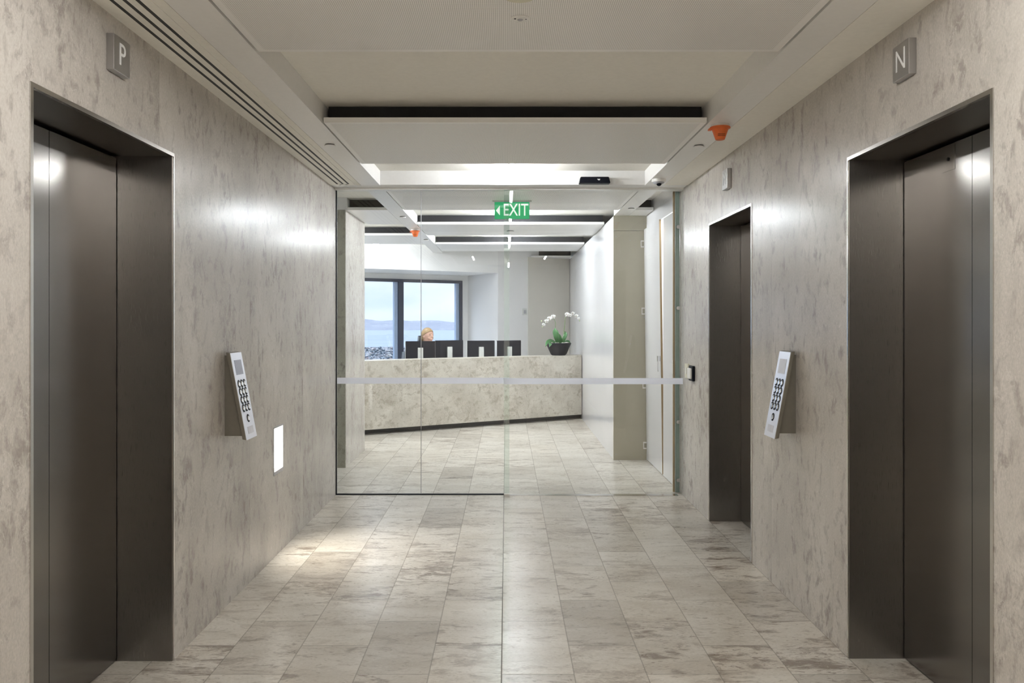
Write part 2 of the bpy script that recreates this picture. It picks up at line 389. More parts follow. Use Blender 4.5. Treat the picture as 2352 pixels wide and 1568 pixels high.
# window wall
WZ0, WZ1 = .55, 2.185
wx = [-.786-.857*0.0]
f = slant(A_WIN, A_WIN+.2, -6.4, -.55, WZ1, DECK); slant(A_WIN, A_WIN+.2, -6.4, -.55, 0, WZ0, f)
slant(A_WIN, A_WIN+.2, -.786, -.55, WZ0, WZ1, f)
struct('wall_window', f, M['white'])
edges = [-.786, -1.806, -2.83, -3.85, -4.87, -5.89]
for i in range(5):
    x1, x0 = edges[i], edges[i+1]
    r = bpy.data.objects.new('window_%d' % (i+1), None); C.objects.link(r); r.location = (*dpt(A_WIN, x0), WZ0); r['kind'] = 'structure'; r['_o'] = tuple(r.location)
    fr = MB(); w = .028
    a, b = A_WIN-.03, A_WIN+.10
    slant(a, b, x0, x1, WZ0, WZ0+.05, fr); slant(a, b, x0, x1, WZ1-.05, WZ1, fr)
    slant(a, b, x0, x0+w+.012, WZ0+.05, WZ1-.05, fr); slant(a, b, x1-w-.012, x1, WZ0+.05, WZ1-.05, fr)
    fr.build('frame', M['frame_dark'], r)
    sl = MB(); slant(A_WIN+.02, A_WIN+.10, x1-w-.085, x1-w-.012, WZ0+.05, WZ1-.05, sl); sl.build('sky_lit_stile', M['sky_tint'], r)  # strip of frame with the sky's blue light painted on
    g = MB(); slant(A_WIN+.05, A_WIN+.058, x0+w, x1-w-.05, WZ0+.05, WZ1-.05, g); g.build('pane', M['win_glass'], r)
# ------------------------------------------------------------------ ceiling bulkheads
bl = MB().box(XL, -1.392, -4, 6.685, CEIL, DECK); bl.box(-1.228, -1.187, -4, 6.685, CEIL, DECK); bl.box(-1.392, -1.228, 6.64, 6.685, CEIL, DECK)
struct('trim_3', bl, M['plaster'])
struct('trim_4', MB().box(-1.183, -1.03, -4, 6.685, CEIL-.002, DECK), M['panel_white'])
struct('trim_5', MB().box(1.13, 1.283, -4, 6.685, CEIL-.002, DECK), M['panel_white'])
struct('trim_6', MB().box(1.287, XR, -4, 6.685, CEIL, DECK), M['plaster'])
struct('trim_7', MB().box(XL, XR, 6.685, 6.90, CEIL+.004, DECK), M['white'])       # downstand over the glass
struct('trim_8', MB().box(XL, XR, 6.84, 6.93, CEIL-.012, CEIL+.006), M['panel_white']) # slim head channel
struct('trim_9', MB().prism([(-1.183,6.93),(-1.03,6.93),dpt(A_CE-.01,-1.03),dpt(A_CE-.01,-1.183)], CEIL, DECK), M['panel_white'])
struct('trim_10', MB().box(1.13, 1.283, 6.93, 8.61, CEIL, DECK), M['panel_white'])
struct('trim_11', MB().box(-2.9, -1.585, 8.14, 9.27, CEIL, DECK), M['white'])
# movement joint in the floor, dark sill line under the fixed glass
struct('trim_12', MB().box(-.0215, -.0185, -1, GY-.06, 0, .0006), plain('joint_sealant', (.13,.12,.10), .6))
ch = MB().box(XL+.001, -.022, GY-.008, GY+.02, 0, .008); ch.box(XL+.001, XL+.007, GY-.008, GY+.02, .008, CEIL-.01)
struct('trim_13', ch, M['black_gloss'])
struct('trim_14', MB().box(-.02, XR-.045, GY-.05, GY+.02, 0, .004), M['trim_steel'])
# near bulkhead joints (shadow lines)
# perforated ceiling panels with their black plenum boxes
CG = 'perforated panels of the coffered ceiling'
def ceil_panel(x0, x1, y0, y1, label, poly=None, mat=None):
    mat = mat or M['perf']
    t = thing('ceiling_panel', label, 'ceiling panel', ((x0+x1)/2, (y0+y1)/2, CEIL), CG)
    if poly:
        MB().prism(poly, CEIL, CEIL+.028).build('tray', mat, t)
        MB().prism([(p[0], p[1]+(.1 if p[1] < y0+.05 else 0)) for p in poly], CEIL+.029, DECK-.002).build('plenum_box', M['black'], t)
    else:
        MB().box(x0, x1, y0, y1, CEIL, CEIL+.028).build('tray', mat, t)
        MB().box(x0+.004, x1-.004, y0+.11, y1-.03, CEIL+.029, DECK-.002).build('plenum_box', M['black'], t)
    return t
ceil_panel(-1.02, 1.12, -.224, .976, 'perforated ceiling panel behind the viewer, above the lobby')
ceil_panel(-1.02, 1.12, 2.176, 3.376, 'large perforated ceiling panel nearest the viewer with the two round ceiling devices')
ceil_panel(-1.02, 1.12, 4.576, 5.776, 'perforated ceiling panel with dark slot above it, just before the glass wall')
ceil_panel(-1.02, 1.12, 6.976, 8.176, 'perforated ceiling panel just behind the glass carrying the exit sign')
ceil_panel(-1.02, 1.12, 9.376, 10.576, 'ceiling panel in the reception, second beyond the exit sign', mat=M['panel_white'])
ceil_panel(-1.02, 1.12, 11.776, 12.976, 'ceiling panel farthest back above the reception desk', mat=M['panel_white'])
ceil_panel(.42, 1.12, 14.18, 14.6, 'small wedge of ceiling panel in the far right corner of the reception', poly=[(.43,14.18),(1.12,14.18),(1.12,14.58)], mat=M['panel_white'])
ceil_panel(-1.585, -1.187, 8.176, 9.376, 'narrow ceiling panel beside the stone pier left of the reception', mat=M['panel_white'])
ceil_panel(-4.4, -1.187, 10.576, 11.776, 'left-hand ceiling panel beyond the stone pier near the orange detector cap', mat=M['panel_white'])
ceil_panel(1.287, 1.468, 8.176, 8.60, 'narrow ceiling panel above the hinged cupboard doors on the right', mat=M['panel_white'])

# fluorescent tubes in the lit bays, with added ones behind the viewer
TG = 'fluorescent tubes in the ceiling bays'
M['tube_cool'] = emit('lit_cool_tube', (.90,.95,1.0), 185)
M['tube_soft'] = emit('lit_soft_tube', (.96,.98,1.0), 88)
def tube(x, y0, y1, label, mat=None):
    t = thing('fluorescent_tube', label, 'light', (x, (y0+y1)/2, 2.604), TG)
    MB().ring([(.014, y0+.012), (.014, y1-.004)], (x, 0, 2.606), 'y', 14).build('lamp', M[mat or ('tube_cool' if y0 > 5 else 'tube')], t)
    b = MB().box(x-.02, x+.02, y0, y1, 2.648, 2.683)
    b.build('batten', M['white_plastic'], t)
    e = MB().box(x-.014, x+.014, y0+.005, y0+.03, 2.621, 2.6475); e.build('lamp_holder', M['white_plastic'], t)
    e = MB().box(x-.014, x+.014, y1-.03, y1-.005, 2.621, 2.6475); e.build('lamp_holder', M['white_plastic'], t)
tube(-.60, -1.40, -.30, 'added unseen fluorescent tube behind the viewer, on the left')  # this tube and the next two are unseen, added to brighten the near lobby
tube(.70, -1.40, -.30, 'added unseen fluorescent tube behind the viewer, on the right')
tube(.045, -3.6, -2.5, 'added unseen fluorescent tube by the back wall of the lobby')
tube(.045, 1.02, 2.13, 'lit fluorescent tube in the bay overhead behind the nearest panel')
tube(.045, 5.82, 6.66, 'lit tube in the white ceiling bay just in front of the glass', 'tube_soft')
tube(.045, 8.22, 9.33, 'lit tube in the ceiling bay just beyond the exit sign')
tube(.045, 10.62, 11.73, 'lit tube in the ceiling bay above the reception floor')
tube(-1.95, 11.81, 12.50, 'lit tube in the left-hand ceiling bay near the window')
tube(-2.6, 9.45, 10.45, 'lit tube in the left-hand ceiling bay behind the stone pier')
tube(1.75, 7.2, 8.3, 'lit tube in the service room behind the hinged doors')

# linear diffuser in the left bulkhead
t = thing('linear_diffuser', 'long white air diffuser with three dark slots along the left ceiling edge', 'air diffuser', (-1.31, 3, CEIL))
b = MB()
xs = [-1.392, -1.371, -1.355, -1.326, -1.310, -1.281, -1.265, -1.228]
for i in (0, 2, 4, 6): b.box(xs[i], xs[i+1], -4, 6.64, CEIL-.003, CEIL+.02)
b.box(-1.371, -1.265, 6.615, 6.64, CEIL-.003, CEIL+.02)
b.build('frame', M['plaster'], t)
for i in (1, 3, 5):
    MB().box(xs[i]+.0002, xs[i+1]-.0002, -4, 6.615, CEIL-.0022, CEIL+.03).build('slot', M['slot'], t)

# ------------------------------------------------------------------ lifts
def lift(n, side, d0, d1, zt, xf, depth):
    """side -1 = left wall, +1 = right wall"""
    r = bpy.data.objects.new('door_%d' % n, None); C.objects.link(r); r.location = (xf+side*.1, (d0+d1)/2, 0); r['kind'] = 'structure'; r['_o'] = tuple(r.location)
    def bx(mb, xa, xb, *a): return mb.box(min(xa, xb), max(xa, xb), *a)
    xo, xi = xf-side*.004, xf+side*(depth+.03)
    j = MB(); bx(j, xf+side*.001, xi, d0, d0+.010, 0, zt-.010); j.build('near_jamb', M['jamb_steel'], r)
    j = MB(); bx(j, xf+side*.001, xi, d1-.010, d1, 0, zt-.010); j.build('far_jamb', M['jamb_steel'], r)
    j = MB(); bx(j, xf+side*.001, xi, d0, d1, zt-.010, zt); j.build('soffit', M['jamb_steel'], r)
    a = MB(); bx(a, xo, xf+side*.012, d0-.003, d0+.012, 0, zt+.003); bx(a, xo, xf+side*.012, d1-.006, d1+.003, 0, zt+.003)
    bx(a, xo, xf+side*.012, d0+.012, d1-.006, zt-.012, zt+.003); a.build('edge_trim', M['trim_steel'], r)
    xd, mid = xf+side*depth, (d0+d1)/2
    l = MB(); bx(l, xd, xd+side*.025, d0+.011, mid-.0015, .008, zt-.022); l.build('door_leaf', M['door_steel'], r)
    l = MB(); bx(l, xd, xd+side*.025, mid+.0015, d1-.016, .008, zt-.022); l.build('door_leaf', M['door_steel'], r)
    bk = MB(); bx(bk, xd+side*.027, xd+side*.031, d0, d1, 0, zt); bk.build('shaft_backing', M['black'], r)
    return r, xd
lift(1, -1, *LDOOR, XL, .238)
r, xd = lift(2, 1, *RDOOR, XR, .236)
MB().box(xd-.0015, xd, 3.135, 3.225, 2.04, 2.139).build('access_plate', M['door_steel'], r)
MB().ring([(.007, xd-.004), (.007, xd-.001)], (0, 3.18, 2.085), 'x', 12).build('key_hole', M['black'], r)
lift(3, 1, *RDOOR2, XR, .226)
def letter_sign(side, xf, yc, zc, ch, label):
    t = thing('lift_sign', label, 'sign', (xf, yc, zc), 'square lift letter signs')
    a, b = (xf, xf-side*.028); x0, x1 = min(a, b), max(a, b)
    MB().box(x0, x1, yc-.0625, yc+.0625, zc-.065, zc+.065).build('plate', M['sign_metal'], t, bevel=.0015)
    xx = xf-side*.0285
    # letter faces the lobby
    if side < 0: Mx = Matrix(((0,0,1,0),(1,0,0,0),(0,1,0,0),(0,0,0,1)))
    else: Mx = Matrix(((0,0,-1,0),(-1,0,0,0),(0,1,0,0),(0,0,0,1)))
    Mx = Matrix.Translation((xx-xf, 0, 0)) @ Mx
    text_part('letter', ch, .115, M['letter'], t, Mx, .0006, sx=.95)
letter_sign(-1, XL, 2.995, 2.424, 'P', 'square metal sign with letter P above the left lift')
letter_sign(1, XR, 3.020, 2.416, 'N', 'square metal sign with letter N above the near right lift')
letter_sign(1, XR, 5.455, 2.400, 'M', 'small distant metal sign with letter M above the far right lift')

# ------------------------------------------------------------------ keypads
def keypad(side, xf, y0, w, xt, xb, zt, zb, label, wz0, wz1, wy):
    """xt / xb: X of the face at top / bottom; face spans y0..y0+w"""
    t = thing('lift_keypad', label, 'keypad', (xf, y0+w/2, zb), 'lift call keypads')
    n = Vector(((zt-zb), 0, (xt-xb))).normalized()     # perpendicular to the face in XZ
    if n.x*side > 0: n = -n                              # outward = away from the wall
    top, bot = Vector((xt, 0, zt)), Vector((xb, 0, zb)); run = bot-top
    def P(v, y, h): q = top+run*v+n*h; return (q.x, y, q.z)
    def slab(v0, v1, ya, yb, h0, h1, mb=None):
        mb = mb or MB()
        vs = [P(v0,ya,h0),P(v0,yb,h0),P(v1,yb,h0),P(v1,ya,h0),P(v0,ya,h1),P(v0,yb,h1),P(v1,yb,h1),P(v1,ya,h1)]
        return mb.add(vs, [(0,1,2,3),(7,6,5,4),(0,4,5,1),(1,5,6,2),(2,6,7,3),(3,7,4,0)])
    slab(0, 1, y0, y0+w, -.022, -.002).build('body', M['pad_side'], t, bevel=.002)
    slab(.001, .999, y0+.0005, y0+w-.0005, -.002, 0).build('face_plate', M['pad_steel'], t)
    # wedge bracket against the wall
    ya, yb = wy
    def back(z): f = (zt-z)/(zt-zb); q = top+run*f-n*.018; return q.x
    x_w = xf
    vs = []
    for y in (ya, yb): vs += [(x_w, y, wz1), (back(wz1), y, wz1), (back(wz0), y, wz0), (x_w, y, wz0)]
    MB().add(vs, [(0,1,2,3),(7,6,5,4),(0,4,5,1),(1,5,6,2),(2,6,7,3),(3,7,4,0)]).build('wedge_bracket', M['pad_side'], t)
    yc = y0+w/2; L = run.length
    slab(.085, .255, y0+.032, y0+w-.032, 0, .0012).build('display', M['screen'] if side < 0 else M['label'], t)
    slab(.86, .94, y0+.045, y0+w-.04, 0, .0015).build('label_plate', M['label'], t)
    rows = [(.36+.093*r, c) for r in range(4) for c in (-1, 0, 1)] + [(.765, 0)]
    for v, c in rows:
        y = yc+c*.0425
        cen = Vector(P(v, y, 0))
        e1, e2 = Vector((0,1,0)), run.normalized()
        def disc(r0, r1, h0, h1, nm, mat, par):
            vs = []
            for h, rr in ((h0, r0), (h1, r1)):
                for k in range(20):
                    a = 2*PI*k/20; vs.append(tuple(cen+e1*rr*math.cos(a)+e2*rr*math.sin(a)+n*h))
            return MB().add(vs, [(k, (k+1) % 20, 20+(k+1) % 20, 20+k) for k in range(20)]+[tuple(range(20, 40))]).build(nm, mat, par, off=tuple(t.location))
        rg = disc(.0210, .0205, 0, .0015, 'button', M['black_gloss'], t)
        disc(.0135, .012, .0015, .005, 'button_cap', M['chrome'], rg)
keypad(-1, XL, 4.126, .17, -1.39, -1.307, 1.296, .857, 'slim metal keypad with angled face on the left stone wall', .874, 1.283, (4.165, 4.26))
keypad(1, XR, 4.15, .168, 1.440, 1.358, 1.300, .860, 'slim metal keypad with angled face on the right stone wall', .884, 1.285, (4.19, 4.285))

# step light
t = thing('step_light', 'bright recessed rectangular light low in the left stone wall', 'light', (XL, (STEP[0]+STEP[1])/2, STEP[2]))
y0, y1, z0, z1 = STEP
b = MB().box(-1.52, XL+.003, y0, y0+.010, z0, z1); b.box(-1.52, XL+.003, y1-.010, y1, z0, z1)
b.box(-1.52, XL+.003, y0+.01, y1-.01, z1-.010, z1); b.box(-1.52, XL+.003, y0+.01, y1-.01, z0, z0+.022)
b.build('housing', M['grey_plastic'], t)
MB().box(-1.475, -1.470, y0+.01, y1-.01, z0+.012, z1-.01).build('diffuser', M['step'], t)
ar = bpy.data.lights.new('step_lamp', 'SPOT'); ar.energy = 22; ar.color = (1,.95,.85); ar.spot_size = math.radians(105); ar.spot_blend = 1.0; ar.shadow_soft_size = .03
lo = bpy.data.objects.new('lamp', ar); C.objects.link(lo); lo.parent = t
lo.location = (.012, 0, .20); lo.rotation_euler = Vector((.75, 0, -.9)).to_track_quat('-Z', 'Y').to_euler()

# ------------------------------------------------------------------ glass wall
def X_at(px, d): return (px-HX)*d/F_PX
BZ = (EYE-(881-HY)*GY/F_PX, EYE-(867-HY)*GY/F_PX)
def glass_sheet(nm, x0, x1, y, th, label, cat, z0=.008, z1=CEIL-.012, struct_name=None):
    if struct_name:
        t = bpy.data.objects.new(struct_name, None); C.objects.link(t); t.location = ((x0+x1)/2, y, 0); t['kind'] = 'structure'; t['_o'] = tuple(t.location)
    else: t = thing(nm, label, cat, ((x0+x1)/2, y, 0), 'full height glass wall panels')
    MB().box(x0, x1, y, y+th, z0, z1).build('pane', M['glass'], t)
    MB().box(x0+.002, x1-.002, y-.0008, y-.0002, *BZ).build('frosted_band', M['frost'], t)
    return t
xj = X_at(967, GY)
glass_sheet('glass_partition', XL+.008, xj-.002, GY, .012, 'fixed glass panel against the left stone wall, with frosted band', 'glass panel')
glass_sheet('glass_partition', xj+.002, X_at(1170, GY), GY, .012, 'fixed glass panel between the silicone joint and the sliding glass door', 'glass panel')
struct('trim_15', MB().box(xj-.0022, xj+.0022, GY, GY+.012, .008, CEIL-.012), M['grey_plastic'])
gd = glass_sheet('glass_door', X_at(1157.5, 6.84), XR-.006, 6.835, .012, '', '', z0=.006, struct_name='door_4')
MB().box(X_at(1157.5, 6.84)-.001, X_at(1157.5, 6.84)+.0012, 6.835, 6.847, .006, CEIL-.012).build('polished_edge', M['glass_edge'], gd)
MB().box(X_at(1158, 6.84), X_at(1170, 6.84), 6.832, 6.85, .004, .020).build('floor_guide', M['white_plastic'], gd)
MB().box(X_at(1158, 6.84), X_at(1170, GY), 6.848, 6.850, .02, CEIL-.012).build('overlap_seal', M['glass_edge'], gd)
# green glass fin beside the right wall with its four fixings
t = thing('glass_fin', 'narrow greenish glass strip upright beside the right wall, with four round fixings', 'glass panel', (1.46, 6.99, 0))
MB().box(1.441, 1.476, 6.985, 6.997, 0, CEIL).build('pane', plain('green_back_painted_glass', (.25,.33,.30), .15), t)
for z in (2.26, 1.57, .60, .105):
    MB().ring([(.016, 6.970), (.018, 6.984)], (1.463, 0, z), 'y', 16).build('fixing', M['chrome'], t)
struct('trim_16', MB().box(1.427, 1.440, 7.00, 7.03, 0, CEIL), M['timber'])

# automatic door sensor with crown emblem
t = thing('door_sensor', 'black door sensor box with white crown emblem above the glass', 'sensor', (.715, 6.66, 2.572))
b = MB(); x0, x1, z0, z1 = .588, .840, 2.5715, 2.624
b.add([(x0,6.60,z0),(x1,6.60,z0),(x1,6.684,z0),(x0,6.684,z0),(x0+.012,6.61,z1),(x1-.012,6.61,z1),(x1-.012,6.684,z1),(x0+.012,6.684,z1)],
      [(3,2,1,0),(4,5,6,7),(0,1,5,4),(1,2,6,5),(2,3,7,6),(3,0,4,7)])
b.build('housing', M['black_gloss'], t, bevel=.006)
cx, cz, yy = .742, 2.594, 6.603
cr = MB(); pts = [(-.012,0),(.012,0),(.0135,.013),(.007,.006),(.005,.014),(0,.006),(-.005,.014),(-.007,.006),(-.0135,.013)]
for k in range(1, 8):
    cr.add([(cx, yy, cz), (cx+pts[k][0], yy, cz+pts[k][1]), (cx+pts[k+1][0], yy, cz+pts[k+1][1])], [(0,2,1)])
cr.build('emblem', M['sign_white'], t)

# dome camera
t = thing('dome_camera', 'small white dome security camera on the ceiling strip by the glass', 'security camera', (1.19, 6.40, CEIL))
MB().ring([(.053, CEIL-.024), (.055, CEIL-.018), (.055, CEIL-.002)], (1.19, 6.40, 0), 'z', 28).build('base', M['white_plastic'], t)
MB().ball((1.19, 6.40, CEIL-.022), (.045, .045, .022), fn=lambda q, d: Vector((q.x, q.y, min(q.z, 0)))).build('shroud', M['grey_plastic'], t)
MB().ball((1.19, 6.387, CEIL-.036), .021).build('lens', M['black_gloss'], t)

# smoke detectors in orange dust caps
def detector(x, y, label):
    t = thing('smoke_detector', label, 'smoke detector', (x, y, CEIL), 'smoke detectors in orange dust caps')
    MB().ring([(.047, CEIL-.016), (.052, CEIL-.012), (.052, CEIL-.002)], (x, y, 0), 'z', 26).build('base', M['white_plastic'], t)
    MB().ring([(.022, CEIL-.088), (.026, CEIL-.086), (.045, CEIL-.032), (.046, CEIL-.024), (.057, CEIL-.024), (.057, CEIL-.017)], (x, y, 0), 'z', 26).build('dust_cap', M['orange'], t)
    b = MB().box(x-.066, x-.048, y-.014, y+.014, CEIL-.035, CEIL-.026); b.build('pull_tab', M['orange'], t)
    w = MB()
    for r_ in range(2):
        for k in range(-3, 4): w.box(x+k*.006-.002, x+k*.006+.002, y-.0375+.004*r_, y-.034+.004*r_, CEIL-.064-.008*r_, CEIL-.060-.008*r_)
    w.build('printing', M['print'], t)
detector(1.205, 4.62, 'smoke detector in an orange cap on the ceiling near the right lifts')
detector(-1.10, 9.90, 'smoke detector in an orange cap seen through the glass, left of the exit sign')

def disc(x, y, r, label, mat, ring=False, z=CEIL-.001):
    t = thing('ceiling_disc', label, 'ceiling cover', (x, y, z), 'round ceiling covers')
    MB().ring([(r*.93, z-.011), (r, z-.009), (r, z-.006)], (x, y, 0), 'z', 28).build('cover', mat, t)
    MB().ring([(r*.86, z-.006), (r*.86, z)], (x, y, 0), 'z', 24).build('shadow_collar', M['slot'], t)  # black ring painting in the shadow gap above the cover
    return t
disc(-1.106, 5.14, .034, 'flat round sprinkler cover on the left ceiling strip of the lobby', M['panel_white'])
disc(1.214, 5.17, .034, 'flat round sprinkler cover on the right ceiling strip beside the orange cap', M['panel_white'])
disc(-1.098, 8.68, .034, 'flat round cover on the left ceiling strip just behind the glass', M['panel_white'])
disc(-1.09, 11.1, .034, 'flat round cover on the left ceiling strip far back beyond the orange cap', M['panel_white'])
disc(1.226, 8.04, .034, 'flat round cover on the right ceiling strip just behind the glass', M['panel_white'])
disc(.05, 10.05, .05, 'flat round cover in the reception ceiling panel below the exit sign', M['panel_white'])
t = disc(.045, 2.775, .058, 'large cream round cover cut by the top edge of the photo', M['cream_plastic'])
t = thing('motion_sensor', 'small round white motion sensor in the nearest perforated ceiling panel', 'sensor', (.051, 3.005, CEIL))
MB().ring([(.032, CEIL-.005), (.036, CEIL-.003), (.036, CEIL-.001)], (.051, 3.005, 0), 'z', 28).build('bezel', M['white_plastic'], t)
MB().ball((.051, 3.005, CEIL-.004), (.011, .011, .006)).build('lens', M['grey_plastic'], t)
MB().ring([(.004, CEIL-.0062), (.004, CEIL-.004)], (.032, 2.995, 0), 'z', 12).build('screw', M['black_gloss'], t)
MB().ring([(.0025, CEIL-.0062), (.0025, CEIL-.004)], (.072, 3.0, 0), 'z', 12).build('indicator', M['black_gloss'], t)

# exit sign
t = thing('exit_sign', 'green exit sign with white left arrow hanging behind the glass', 'exit sign', (.052, 7.55, 2.40))
ex0, ex1, ez0, ez1 = -.108, .212, 2.395, 2.563
MB().box(ex0-.02, ex1+.02, 7.53, 7.58, ez1-.006, CEIL).build('mounting_rail', M['white_plastic'], t)
MB().box(ex0-.004, ex1+.004, 7.552, 7.560, ez0, ez1-.006).build('panel_edge', glass('edge_acrylic', (.85,.95,.92), .06), t)
MB().box(ex0, ex1, 7.550, 7.552, ez0+.005, ez1-.008).build('face', M['green'], t)
text_part('lettering', 'EXIT', .158, M['sign_lit'], t, Matrix.Translation((.034, -.0012, .079)) @ Matrix(((1,0,0,0),(0,0,-1,0),(0,1,0,0),(0,0,0,1))), .0006, sx=.72, bold=.0006)
MB().add([(-.096,7.549,2.478),(-.060,7.549,2.523),(-.060,7.549,2.433)], [(0,2,1)]).build('arrow', M['sign_lit'], t)

# hinged service doors
def leaf(n, ya, yb, tilt, hinged):
    r = bpy.data.objects.new('door_%d' % n, None); C.objects.link(r); r.location = (1.474, (ya+yb)/2, 0); r['kind'] = 'structure'
    def T(b): return b
    b = MB().box(1.474, 1.492, ya, yb, .012, 2.42)
    o = b.build('leaf', M['gloss_panel'], r, off=tuple(r.location))
    e = MB().box(1.4738, 1.4925, ya-.004, ya, .012, 2.42); e.build('timber_edge', M['timber'], r, off=tuple(r.location))
    r.rotation_euler = (0, -tilt, 0)
    return r
r5 = leaf(5, 7.745, 8.60, .0125, True)
for z in (2.27, 1.565, .79, .155):
    h = MB().box(1.44, 1.472, 8.596, 8.609, z-.037, z-.024); h.box(1.44, 1.472, 8.596, 8.609, z+.024, z+.037); h.box(1.44, 1.447, 8.596, 8.609, z-.024, z+.024)
    h.build('hinge', M['white_plastic'], r5, off=(1.474, (7.745+8.60)/2, 0))
h = MB().box(1.445, 1.474, 7.755, 7.785, 1.08, 1.13); h.box(1.448, 1.458, 7.765, 7.775, .98, 1.08); h.build('handle', M['chrome'], r5, off=(1.474, (7.745+8.60)/2, 0))
r6 = leaf(6, 7.035, 7.70, 0, False)
t = thing('access_reader', 'small white access reader plate on the cupboard door by the glass', 'access reader', (1.470, 7.19, 1.05))
MB().box(1.462, 1.4738, 7.165, 7.215, .99, 1.115).build('housing', M['white_plastic'], t)
MB().box(1.4612, 1.462, 7.18, 7.20, 1.05, 1.09).build('lens', M['grey_plastic'], t)

# devices beside the far lift
t = thing('wall_switch', 'cream wall switch plate between the glass and the far lift', 'switch', (XR, 6.665, 1.0))
MB().box(XR-.018, XR, 6.61, 6.72, .995, 1.112).build('plate', M['cream_plastic'], t, bevel=.002)
MB().box(XR-.022, XR-.018, 6.65, 6.68, 1.03, 1.08).build('rocker', M['white_plastic'], t)
t = thing('break_glass_unit', 'grey and white emergency release unit right of the cream switch', 'emergency release', (XR, 6.49, 1.0))
MB().box(XR-.022, XR, 6.425, 6.56, .985, 1.105).build('backbox', M['black_gloss'], t, bevel=.006)
MB().box(XR-.040, XR-.0225, 6.43, 6.535, 1.002, 1.088).build('cover', M['white_plastic'], t, bevel=.008)
MB().box(XR-.0222, XR-.0215, 6.562, 6.567, 1.0, 1.09).build('side_strip', M['sky_tint'], t)
t = thing('wall_thermostat', 'small white thermostat on the cream wall above the monitors', 'thermostat', (X_at(1206, 14.1), 14.1, 1.6))
b = MB(); slant(A_CE-.03, A_CE-.001, .29, .355, 1.57, 1.68, b); b.build('plate', M['silver'], t)
b = MB(); slant(A_CE-.034, A_CE-.03, .30, .345, 1.59, 1.65, b); b.build('dial_face', M['grey_plastic'], t)

# ------------------------------------------------------------------ reception desk
D0 = (-1.808, 10.455)
def dp(s, v): return (D0[0]+DW[0]*s+DN[0]*v, D0[1]+DW[1]*s+DN[1]*v)
def srt(v, X=1.122): return (X-D0[0]-DN[0]*v)/DW[0]
def dslab(v0, v1, z0, z1, s0=-1.2, X=1.122, s1=None):
    return MB().prism([dp(s0, v0), dp(s1 if s1 else srt(v0, X), v0), dp(s1 if s1 else srt(v1, X), v1), dp(s0, v1)], z0, z1)
DT = .952
t = thing('reception_desk', 'long beige travertine reception desk running diagonally behind the glass', 'reception desk', (*dp(1.5, .3), 0))
dslab(0, .03, .07, DT).build('front_panel', M['desk'], t)
dslab(.0302, .34, DT-.029, DT).build('countertop', M['desk'], t)
dslab(.31, .34, 0, DT-.03).build('back_panel', M['white'], t)
dslab(.17, .30, 0, .069).build('plinth', M['plinth'], t)
dslab(.341, 1.05, .70, .73).build('worktop', M['white'], t)
dslab(1.0, 1.03, 0, .699, s0=-1.1, s1=-1.05).build('leg', M['silver'], t)
dslab(.45, 1.0, 0, .699, s0=2.9, s1=2.93).build('leg', M['silver'], t)

# monitors
MG = 'monitors seen from behind on the reception desk'
def monitor(px, ztop, ang, w, h, label, v=.60):
    s = None
    # position on the line v behind the desk front
    a = D0[1]-(.6009)*D0[0]+v/DW[0]
    tt = (px-HX)/F_PX; d = a/(1-.6009*tt); x = tt*d
    t = thing('monitor', label, 'monitor', (x, d, .731), MG, rotz=math.radians(ang), local=True)
    zt = ztop-.731
    b = MB().box(-w/2, w/2, -.012, .012, zt-h, zt); b.build('casing', M['black_gloss'], t, bevel=.005)
    MB().box(-w/2+.012, w/2-.012, .0125, .0135, zt-h+.012, zt-.012).build('display', M['screen'], t)
    MB().box(-w/2-.004, -w/2-.001, -.010, .012, zt-h+.01, zt-.006).build('side_edge', M['white'], t)
    MB().box(-.038, .038, -.036, -.013, .02, zt-.092).build('back_cover', M['silver'], t, bevel=.004)
    MB().box(-.03, .03, -.034, -.018, .012, .0198).build('neck', M['silver'], t)
    MB().box(-.11, .11, -.10, .09, 0, .012).build('foot', M['silver'], t, bevel=.003)
monitor(965.5, 1.180, 10, .415, .29, 'leftmost black monitor on the desk, in front of the seated person')
monitor(1031.5, 1.186, 26, .43, .29, 'black monitor just right of the seated person')
monitor(1104.5, 1.176, 16, .415, .29, 'black monitor third from the left, before the pale alcove wall')
monitor(1168.5, 1.172, 34, .435, .29, 'rightmost black monitor, behind the edge of the glass door')

